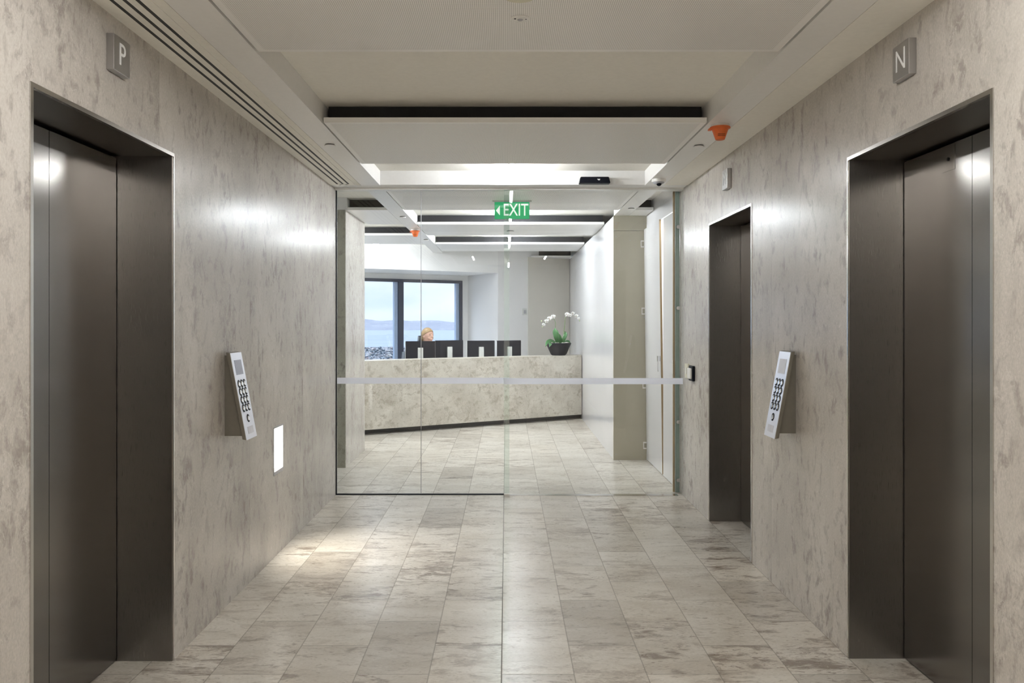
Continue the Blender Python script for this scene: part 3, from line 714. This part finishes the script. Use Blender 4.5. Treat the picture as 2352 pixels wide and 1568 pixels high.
# office chairs
def chair(x, y, rot, label, bh=1.18):
    t = thing('office_chair', label, 'chair', (x, y, 0), 'office chairs behind the desk', rotz=rot, local=True)
    MB().ring([(.02, .06), (.025, .40)], (0,0,0), 'z', 14).build('gas_column', M['black_gloss'], t)
    for k in range(5):
        a = 2*PI*k/5
        l = MB().tube([(0,0,.10), (.28*math.cos(a), .28*math.sin(a), .07)], [.022, .014], 8); l.build('leg', M['black_gloss'], t)
        MB().ring([(.026, -.012), (.026, .012)], (.28*math.cos(a), .28*math.sin(a), .028), 'y', 14).build('castor', M['black_gloss'], t)
    MB().box(-.24, .24, -.23, .23, .42, .49).build('seat', M['chair'], t, bevel=.03)
    b = MB(); rows = []
    for j in range(7):
        z = .60+(bh-.60)*j/6; hw = .21-.09*max(0, j-3)/3; cy = .22+.03*(j/6)
        rows.append([(hw*math.sin(u*PI/8)/math.sin(PI/2)*1.0, cy+.05*(1-abs(u)/4)**1-.03, z) for u in range(-4, 5)])
    vs = [p for r in rows for p in r] + [(p[0], p[1]+.025, p[2]) for r in rows for p in r]
    n = 63; fs = []
    for j in range(6):
        for u in range(8):
            q = j*9+u; fs += [(q, q+1, q+10, q+9), (q+n, q+9+n, q+10+n, q+1+n)]
    for u in range(8): fs += [(u, u+n, u+1+n, u+1), (54+u, 55+u, 55+u+n, 54+u+n)]
    for j in range(6): fs += [(j*9, j*9+9, j*9+9+n, j*9+n), (j*9+8, j*9+8+n, j*9+17+n, j*9+17)]
    b.add(vs, fs, 0, True).build('backrest', M['chair'], t)
    MB().tube([(0,.10,.44), (0,.27,.46), (0,.29,.75)], .018, 8).build('back_support', M['black_gloss'], t)
    for sx in (-1, 1):
        MB().tube([(sx*.23,.05,.45), (sx*.29,.05,.50), (sx*.29,.05,.66), (sx*.29,-.10,.67), (sx*.29,.12,.67)], .014, 8).build('armrest', M['black_gloss'], t)
def at_desk(px, v):
    a = D0[1]-.6009*D0[0]+v/DW[0]; tt = (px-HX)/F_PX; d = a/(1-.6009*tt); return tt*d, d
PXP = at_desk(977, 1.32)
chair(PXP[0]+.16, PXP[1]+.03, math.radians(62), 'grey office chair behind the seated person', 1.24)
c2 = at_desk(890, 1.15)
chair(c2[0], c2[1], math.radians(-88), 'black office chair back beside the leftmost monitor, before the window', 1.02)

# ------------------------------------------------------------------ person (seated, only the head shows over the monitors)
def remesh(mb, name, mat, parent, voxel, smooth=4, loc=None, rot=None, off=(0,0,0)):
    o = mb.build('tmp_body', mat, None)
    r = o.modifiers.new('r', 'REMESH'); r.mode = 'VOXEL'; r.voxel_size = voxel; r.use_smooth_shade = True
    s = o.modifiers.new('s', 'SMOOTH'); s.factor = .5; s.iterations = smooth
    bpy.context.view_layer.update()
    me = bpy.data.meshes.new_from_object(o.evaluated_get(bpy.context.evaluated_depsgraph_get()))
    bpy.data.objects.remove(o); me.name = name
    for p in me.polygons: p.use_smooth = True
    ob = bpy.data.objects.new(name, me); C.objects.link(ob)
    if parent is not None: ob.parent = parent
    return ob
# local frame: person faces -y (towards the desk), origin on the floor under the pelvis
HZ = 1.252   # head centre height
def head_fn(q, d):
    f = -d.y
    q = Vector(q)
    if d.z < -.1: q.x *= 1+.28*d.z; q.y *= 1+.10*d.z       # jaw narrows
    if f > .3 and d.z < .25: q.y -= .006*(f-.3)            # face plane
    if f > .55 and abs(d.z-.12) < .12: q.y += .006*(1-abs(d.x)*1.2)*(.12-abs(d.z-.12))/.12   # eye sockets
    if f < -.2: q.y += .008
    return q
body = MB()
body.ball((0,0,HZ), (.076,.094,.117), 40, 30, fn=head_fn)
body.ball((0,-.093,HZ-.018), (.011,.015,.012), 14, 10); body.tube([(0,-.084,HZ+.020),(0,-.101,HZ-.014)], [.007,.009], 8)
body.ball((0,-.086,HZ-.092), (.024,.018,.018), 14, 10)                       # chin
body.ball((0,-.089,HZ-.056), (.022,.011,.010), 14, 8)                        # mouth
for sx in (-1, 1):
    body.ball((sx*.075, .008, HZ-.006), (.010,.018,.030), 12, 10)            # ear
    body.ball((sx*.036, -.062, HZ-.034), (.022,.018,.022), 12, 8)            # cheek
    body.tube([(sx*.10,.0,1.045),(sx*.175,.0,1.02),(sx*.20,-.03,.90),(sx*.215,-.08,.76)], [.05,.052,.044,.038], 12)
    body.tube([(sx*.215,-.08,.765),(sx*.18,-.20,.755),(sx*.15,-.31,.762)], [.038,.032,.024], 12)   # forearm on the worktop
    body.ball((sx*.145,-.345,.760), (.036,.046,.014), 14, 10)                # palm
    for k, (ox, ln) in enumerate(((-.026,.058),(-.009,.068),(.009,.072),(.026,.064))):
        x = sx*.145+ox
        body.tube([(x,-.375,.762),(x,-.375-ln*.5,.768),(x,-.375-ln,.752)], [.009,.008,.007], 8)
    body.tube([(sx*.115,-.335,.758),(sx*.098,-.365,.758),(sx*.095,-.392,.752)], [.011,.009,.008], 8)
    body.tube([(sx*.09,.0,.55),(sx*.11,-.22,.55),(sx*.12,-.43,.52)], [.095,.078,.058], 14)
    body.tube([(sx*.12,-.43,.53),(sx*.12,-.42,.30),(sx*.12,-.40,.09)], [.056,.050,.034], 12)
    body.ball((sx*.12,-.46,.045), (.042,.11,.042), 14, 8)
body.tube([(0,.01,1.05),(0,-.005,1.11),(0,-.01,1.17)], [.062,.052,.050], 16)
body.tube([(0,0,.50),(0,0,.62),(0,.0,.74),(0,.0,.88),(0,.005,.98),(0,.01,1.06)], [.165,.155,.13,.155,.16,.09], 20, sq=.70)
P = remesh(body, 'person', M['skin'], None, .0065, 3)
P.location = (PXP[0]+.035, PXP[1], -.012); P.rotation_euler = (0, 0, math.radians(50)); 
tag(P, 'person with tied-back blond hair in dark jacket, seated behind the leftmost monitor', 'person')
hair = MB()
def hair_fn(q, d):
    q = Vector(q)
    return q
hair.ball((0,.006,HZ+.014), (.086,.106,.112), 36, 26, fn=hair_fn)
hair.ball((0,.095,HZ-.035), (.042,.045,.05), 20, 14)
# keep the face clear: trim vertices ahead of the hairline
h = remesh(hair, 'hair', M['hair'], P, .006, 3)
bm = bmesh.new(); bm.from_mesh(h.data)
dl = [v for v in bm.verts if (v.co.y < .004 and v.co.z < HZ+.008-.72*v.co.y) or (v.co.y < .025 and v.co.z < HZ+.0) or (v.co.z < HZ-.07 and v.co.y < .05)]
bmesh.ops.delete(bm, geom=dl, context='VERTS'); bm.to_mesh(h.data); bm.free()
s = h.modifiers.new('sol', 'SOLIDIFY'); s.thickness = .006
for sx in (-1, 1):
    MB().ball((sx*.031, -.083, HZ+.012), (.012,.007,.006), 12, 8).build('eye', M['eye'], P)
    MB().tube([(sx*.018,-.088,HZ+.030),(sx*.034,-.088,HZ+.034),(sx*.050,-.078,HZ+.028)], .003, 6).build('eyebrow', M['hair'], P)
MB().tube([(-.020,-.091,HZ-.055),(0,-.097,HZ-.057),(.020,-.091,HZ-.055)], [.002,.004,.002], 8).build('lips', M['mouth'], P)
jk = MB()
jk.tube([(0,0,.52),(0,0,.62),(0,0,.74),(0,0,.88),(0,.005,.98),(0,.012,1.055)], [.175,.166,.145,.168,.172,.115], 24, sq=.76)
for sx in (-1, 1):
    jk.tube([(sx*.08,.0,1.045),(sx*.178,.0,1.02),(sx*.203,-.03,.90),(sx*.218,-.085,.765)], [.062,.064,.055,.050], 14)
    jk.tube([(sx*.218,-.08,.77),(sx*.18,-.20,.762),(sx*.155,-.29,.765)], [.049,.042,.034], 14)
remesh(jk, 'jacket', M['suit'], P, .009, 3)

# ------------------------------------------------------------------ orchid on the desk
ox, oy = at_desk(1283, .17)
t = thing('potted_orchid', 'white orchid with two flower stems in a black bowl on the desk', 'potted plant', (ox, oy, DT))
def O(px, py, dy=0):      # a point of the plant, from its place in the photograph at the plant's depth
    d = oy+dy; return ((px-HX)*d/F_PX, d, EYE-(py-HY)*d/F_PX)
bowl = MB().ring([(.100, DT+.001), (.118, DT+.02), (.160, DT+.11), (.190, DT+.178), (.188, DT+.187), (.176, DT+.183), (.150, DT+.13), (.01, DT+.125)], (ox, oy, 0), 'z', 40)
bowl.build('bowl', M['black_gloss'], t)
sb = MB()
for k in range(150):
    a, rr = random.uniform(0, 2*PI), .165*math.sqrt(random.random())
    sb.ball((ox+rr*math.cos(a), oy+rr*math.sin(a), DT+.165+random.uniform(0, .02)), random.uniform(.010, .017), 7, 5)
sb.build('pebbles', M['soil'], t)
def leaf_mesh(pts, w, up=Vector((0,-1,.2))):
    b = MB(); vs = []; pts = [Vector(p) for p in pts]; n = len(pts)
    # resample
    R = []
    for i in range(n-1):
        for k in range(4): R.append(pts[i].lerp(pts[i+1], k/4))
    R.append(pts[-1]); N = len(R)
    for _ in range(2): R = [R[0]]+[(R[i-1]+R[i]*2+R[i+1])/4 for i in range(1, N-1)]+[R[-1]]
    for i, p in enumerate(R):
        tt = (R[min(i+1, N-1)]-R[max(i-1, 0)]).normalized(); sd = tt.cross(up).normalized(); nn = sd.cross(tt).normalized()
        f = i/(N-1); ww = w*math.sin(PI*min(1, .12+.88*f))**.6*(1 if f < .7 else (1-(f-.7)/.3*.75))
        for u in (-1, -.5, 0, .5, 1): vs.append(tuple(p+sd*u*ww+nn*(abs(u)*.25*ww)))
    fs = [(i*5+u, i*5+u+1, (i+1)*5+u+1, (i+1)*5+u) for i in range(N-1) for u in range(4)]
    b.add(vs, fs, 0, True); return b
for pts, w in (
    ([(1278,790),(1275,772),(1277,756),(1282,748)][::1], .0), ):
    pass
L = [([O(1285,789), O(1279,775,-.03), O(1275,760,-.02), O(1275,752,0)], .045),
     ([O(1290,789), O(1296,777,-.02), O(1300,766,0), O(1297,760,.03)], .028),
     ([O(1287,790,-.02), O(1285,775,-.06), O(1279,762,-.09)], .034),
     ([O(1278,789,-.03), O(1264,781,-.10), O(1256,786,-.16), O(1253,797,-.18)], .026),
     ([O(1276,790,-.04), O(1265,786,-.14), O(1262,797,-.19)], .030),
     ([O(1290,790,.03), O(1304,784,.10), O(1311,788,.16)], .028)]
for pts, w in L:
    o = leaf_mesh(pts, w).build('leaf', M['leaf'], t); s = o.modifiers.new('s', 'SOLIDIFY'); s.thickness = .003
MB().tube([O(1276,790), O(1276,770), O(1275.5,755), O(1276,742,.01), O(1274,734,0), O(1267,728,-.02), O(1258,732,-.04), O(1250,742,-.06), O(1246,748,-.07)], [.005,.005,.005,.004,.004,.003,.003,.002,.002], 8).build('stem', M['stem'], t)
MB().tube([O(1291,790), O(1294,772), O(1296,755), O(1298,735), O(1300,722), O(1310,720,.02), O(1322,724,.03), O(1331,733,.04)], [.005,.005,.005,.004,.004,.003,.003,.002], 8).build('stem', M['stem'], t)
def petal_ring(mb, c, R, a, ln, wd):
    vs = [Vector((0,0,0))]; n = 12
    for k in range(n+1):
        s = -1+2*k/n; vs.append(Vector((wd*s*(1-.15*s*s), -.004-.008*(1-s*s)*1, ln*(.25+.75*math.sqrt(max(0, 1-s*s)))) ))
    Ra = Matrix.Rotation(a, 3, 'Y')
    mb.add([tuple(c+R@(Ra@v)) for v in vs], [(0, k, k+1) for k in range(1, n+1)], 0, True)
def flower(c, size, yaw, pitch):
    c = Vector(c); R = (Matrix.Rotation(yaw, 3, 'Z') @ Matrix.Rotation(pitch, 3, 'X'))
    mb = MB()
    for a, ln, wd in ((0, .9, .38), (math.radians(140), .85, .36), (math.radians(-140), .85, .36)): petal_ring(mb, c+R@Vector((0,.003,0)), R, a, ln*size, wd*size)
    for a in (math.radians(68), math.radians(-68)): petal_ring(mb, c, R, a, .95*size, .62*size)
    o = mb.build('flower', M['petal'], t); s = o.modifiers.new('s', 'SOLIDIFY'); s.thickness = .0012
    MB().ball(tuple(c+R@Vector((0,-.012,-.004))), size*.17, 10, 8).build('lip', M['lip'], o, off=tuple(t.location))
for px, py, sz, yw, pt, dy in ((1270,727,.043,.35,.1,-.03),(1262,731,.040,.1,.2,-.05),(1255.5,737,.036,-.2,.25,-.06),(1249.5,745,.032,-.4,.35,-.075),
                               (1302,722,.041,.3,.1,-.02),(1309,724,.034,-.2,.2,-.01),(1315,720,.037,.5,.1,.0),(1323.5,725,.034,.1,.25,.02),(1330,731,.028,-.3,.3,.03)):
    flower(O(px, py, dy), sz, yw, pt)
for px, py in ((1246,750),(1331,736),(1244,737)):
    MB().ball(O(px, py, -.05 if px < 1300 else .04), (.008,.008,.011), 10, 8).build('bud', M['bud'], t)

# ------------------------------------------------------------------ outside: harbour and city below
GZ = -130.0
gm = NT('town_ground'); p = gm.coord(); gm.bsdf(gm.ramp(gm.noise(p, .02, 6), [(.35, (.03,.042,.055)), (.6, (.06,.07,.085))]), .9)
struct('ground_town', MB().prism([(x*2.16, y*2.16) for x, y in [(-1600,100),(900,100),(700,1700),(300,1880),(-60,1930),(-150,1860),(-260,1985),(-420,1900),(-800,2000),(-1600,1900)]], GZ-4, GZ), gm.m)
wm = NT('harbour_water'); p = wm.coord()
bp = wm.n('ShaderNodeBump', {'Strength': .25, 'Distance': 1.0, 'Height': wm.noise(wm.vm('MULTIPLY', p, (1, .25, 1)), .12, 4)})
wm.bsdf(wm.ramp(wm.noise(wm.vm('MULTIPLY', p, (.2, 1, 1)), .004, 4), [(.35, (.075,.095,.13)), (.65, (.10,.125,.16))]), .45, Normal=bp.outputs[0], **{'Specular IOR Level': .15})
o = MB().box(-12000, 8000, 700, 19000, GZ-6, GZ-1.5).build('sea_water', wm.m); tag(o, 'pale blue-grey harbour water seen through the window', 'water', kind='stuff')
hm = NT('far_hills'); p = hm.coord()
hc = hm.ramp(hm.noise(p, .003, 6), [(.35, (.062,.072,.10)), (.65, (.085,.095,.12))])
sp = hm.ramp(hm.noise(hm.vm('MULTIPLY', p, (1,.5,3)), .022, 2), [(.60, (0,0,0)), (.66, (1,1,1))])
hm.bsdf(hm.mix(hm.math('MULTIPLY', sp, .6), hc, (.19,.185,.19)), .9)
from mathutils import noise as mn
hb = MB(); nx, ny = 160, 14; vs = []
for j in range(ny+1):
    for i in range(nx+1):
        x = -9500+13500*i/nx; y = 12400+5000*j/ny+120*mn.noise(Vector((x*.001, 0, 3)))
        k = math.sin(PI*min(1, j/ny*1.0))**.7 if j else 0
        h = k*(70+62*mn.noise(Vector((x*.0005, j*.25, 1.3)))+40*mn.noise(Vector((x*.002, j*.5, 7)))) + k*48
        vs.append((x, y, GZ-3+max(0, h)*1.12))
hb.add(vs, [(j*(nx+1)+i, j*(nx+1)+i+1, (j+1)*(nx+1)+i+1, (j+1)*(nx+1)+i) for j in range(ny) for i in range(nx)], 0, True)
struct('ground_hills', hb, hm.m)
# houses of the town
roofs = [plain('roof_grey', (.05,.052,.065), .7), plain('roof_red', (.08,.05,.05), .7), plain('roof_white', (.20,.20,.22), .6)]
hw = [plain('house_white', (.36,.36,.38), .8), plain('house_cream', (.17,.165,.16), .8), plain('house_grey', (.09,.095,.11), .8)]
hwin = plain('house_windows', (.06,.08,.11), .2)
protos = []
for k in range(3):
    w, d, h, rh = ((12, 10, 6, 3.2), (16, 10, 8, 2.2), (14, 14, 12, .6))[k]
    b = MB().box(-w/2, w/2, -d/2, d/2, 0, h)
    b.add([(-w/2-.5,-d/2-.5,h),(w/2+.5,-d/2-.5,h),(w/2+.5,d/2+.5,h),(-w/2-.5,d/2+.5,h),(-w/2+1.5,0,h+rh),(w/2-1.5,0,h+rh)], [(0,1,5,4),(2,3,4,5),(1,2,5),(3,0,4)], 1)
    for q in range(3):
        for s_ in range(max(1, int(h//3.2))):
            x = (-w/2)+(q+.5)*w/3; b.box(x-1.0, x+1.0, -d/2-.06, -d/2, 1.1+3*s_, 2.5+3*s_, 2)
    protos.append((b, k))
HP = []; first = {}; cells = set()
HG = 'houses of the town below the window'
def free(x, y, g):
    c = (int(x//g), int(y//g))
    if any((c[0]+i, c[1]+j) in cells for i in (-1,0,1) for j in (-1,0,1)): return False
    cells.add(c); return True
tr = MB(); far = MB(); n = 0
def spot(near):
    y = random.uniform(2500, 4020) if near else random.uniform(1500, 4040)
    tt = random.uniform(-.22, -.10) if near else random.uniform(-.36, .10)
    return tt*y, y
while n < 290:
    x, y = spot(True)
    if not free(x, y, 12): continue
    k = random.choice((0,0,0,1,1,2)); r_ = random.randrange(3); key = (k, r_)
    if key not in first:
        o = protos[k][0].build('house', [hw[r_], roofs[(k+r_) % 3], hwin]); first[key] = o
    else:
        o = first[key].copy(); C.objects.link(o)
    o.location = (x, y, GZ); o.rotation_euler = (0, 0, random.uniform(-.9, .9)); s_ = random.uniform(.5, .85); o.scale = (s_, s_, s_)
    tag(o, 'small pale house among the trees of the waterside town seen through the window', 'house', HG); n += 1
for i in range(900):
    x, y = spot(False)
    if not free(x, y, 12): continue
    w, h = random.uniform(2.5, 5), random.uniform(3, 6); c = random.randrange(3)
    far.box(x-w, x+w, y-w, y+w, GZ, GZ+h, c); far.add([(x-w-.4,y-w-.4,GZ+h+.01),(x+w+.4,y-w-.4,GZ+h+.01),(x+w+.4,y+w+.4,GZ+h+.01),(x-w-.4,y+w+.4,GZ+h+.01),(x,y,GZ+h+3)], [(0,1,4),(1,2,4),(2,3,4),(3,0,4)], 3)
o = far.build('distant_houses', [hw[0], hw[1], hw[2], roofs[0]]); tag(o, 'remaining small houses spread over the town outside the window', 'houses', kind='stuff')
for i in range(5200):
    x, y = spot(i % 2 == 0); r_ = random.uniform(2.5, 6)
    if not free(x, y, 12): continue
    tr.ball((x, y, GZ+r_*.55), (r_, r_, r_*random.uniform(.7, 1.0)), 7, 5)
o = tr.build('trees', plain('tree_foliage', (.028,.040,.055), .9, grain=.5, gs=.3)); tag(o, 'dark green trees between the houses of the town', 'trees', kind='stuff')

# ------------------------------------------------------------------ world, sun, camera
W = bpy.data.worlds.new('sky'); S.world = W; W.use_nodes = True; nt = W.node_tree; nt.nodes.clear()
def wn(t, ins=None, **a):
    nd = nt.nodes.new(t)
    for k, v in a.items(): setattr(nd, k, v)
    for k, v in (ins or {}).items():
        if isinstance(v, bpy.types.NodeSocket): nt.links.new(v, nd.inputs[k])
        else: nd.inputs[k].default_value = v
    return nd
tc = wn('ShaderNodeTexCoord').outputs['Generated']
mp = wn('ShaderNodeMapping', {'Vector': tc, 'Scale': (1, 1, 4)}).outputs[0]
nz = wn('ShaderNodeTexNoise', {'Vector': mp, 'Scale': 5.0, 'Detail': 6.0})
rp = wn('ShaderNodeValToRGB', {0: nz.outputs[0]}); e = rp.color_ramp.elements
e[0].position = .36; e[0].color = (.62,.76,1.0,1); e[1].position = .66; e[1].color = (.88,.94,1.0,1)
sz = wn('ShaderNodeSeparateXYZ', {0: tc}).outputs[2]
mr = wn('ShaderNodeMapRange', {'Value': sz, 'From Min': .14, 'From Max': .75, 'To Min': .74, 'To Max': 4.2}, interpolation_type='SMOOTHSTEP')
bg = wn('ShaderNodeBackground', {'Color': rp.outputs[0], 'Strength': mr.outputs[0]}); ow = wn('ShaderNodeOutputWorld', {0: bg.outputs[0]})
su = bpy.data.lights.new('sun', 'SUN'); su.energy = .9; su.angle = .02; su.color = (1,.96,.9)
so = bpy.data.objects.new('sun', su); C.objects.link(so); so.rotation_euler = Vector((.35, .75, -.65)).to_track_quat('-Z', 'Y').to_euler()

cam = bpy.data.cameras.new('camera'); co = bpy.data.objects.new('camera', cam); C.objects.link(co); S.camera = co
cam.sensor_width = 36; cam.lens = F_PX/2352*36; cam.clip_end = 20000; cam.clip_start = .05
cam.shift_x = (1176-HX)/2352; cam.shift_y = -(784-HY)/2352
co.location = (0, 0, EYE); co.rotation_euler = (PI/2, 0, 0)
S.view_settings.view_transform = 'Standard'; S.view_settings.look = 'None'; S.view_settings.gamma = 1
S.view_settings.use_curve_mapping = False; S.view_settings.exposure = 0.8
S.cycles.use_denoising = True; S.cycles.max_bounces = 10; S.cycles.diffuse_bounces = 5; S.cycles.glossy_bounces = 5
S.cycles.transparent_max_bounces = 16; S.cycles.sample_clamp_indirect = 6; S.cycles.caustics_reflective = False
for o in C.objects:
    if '_o' in o: del o['_o']
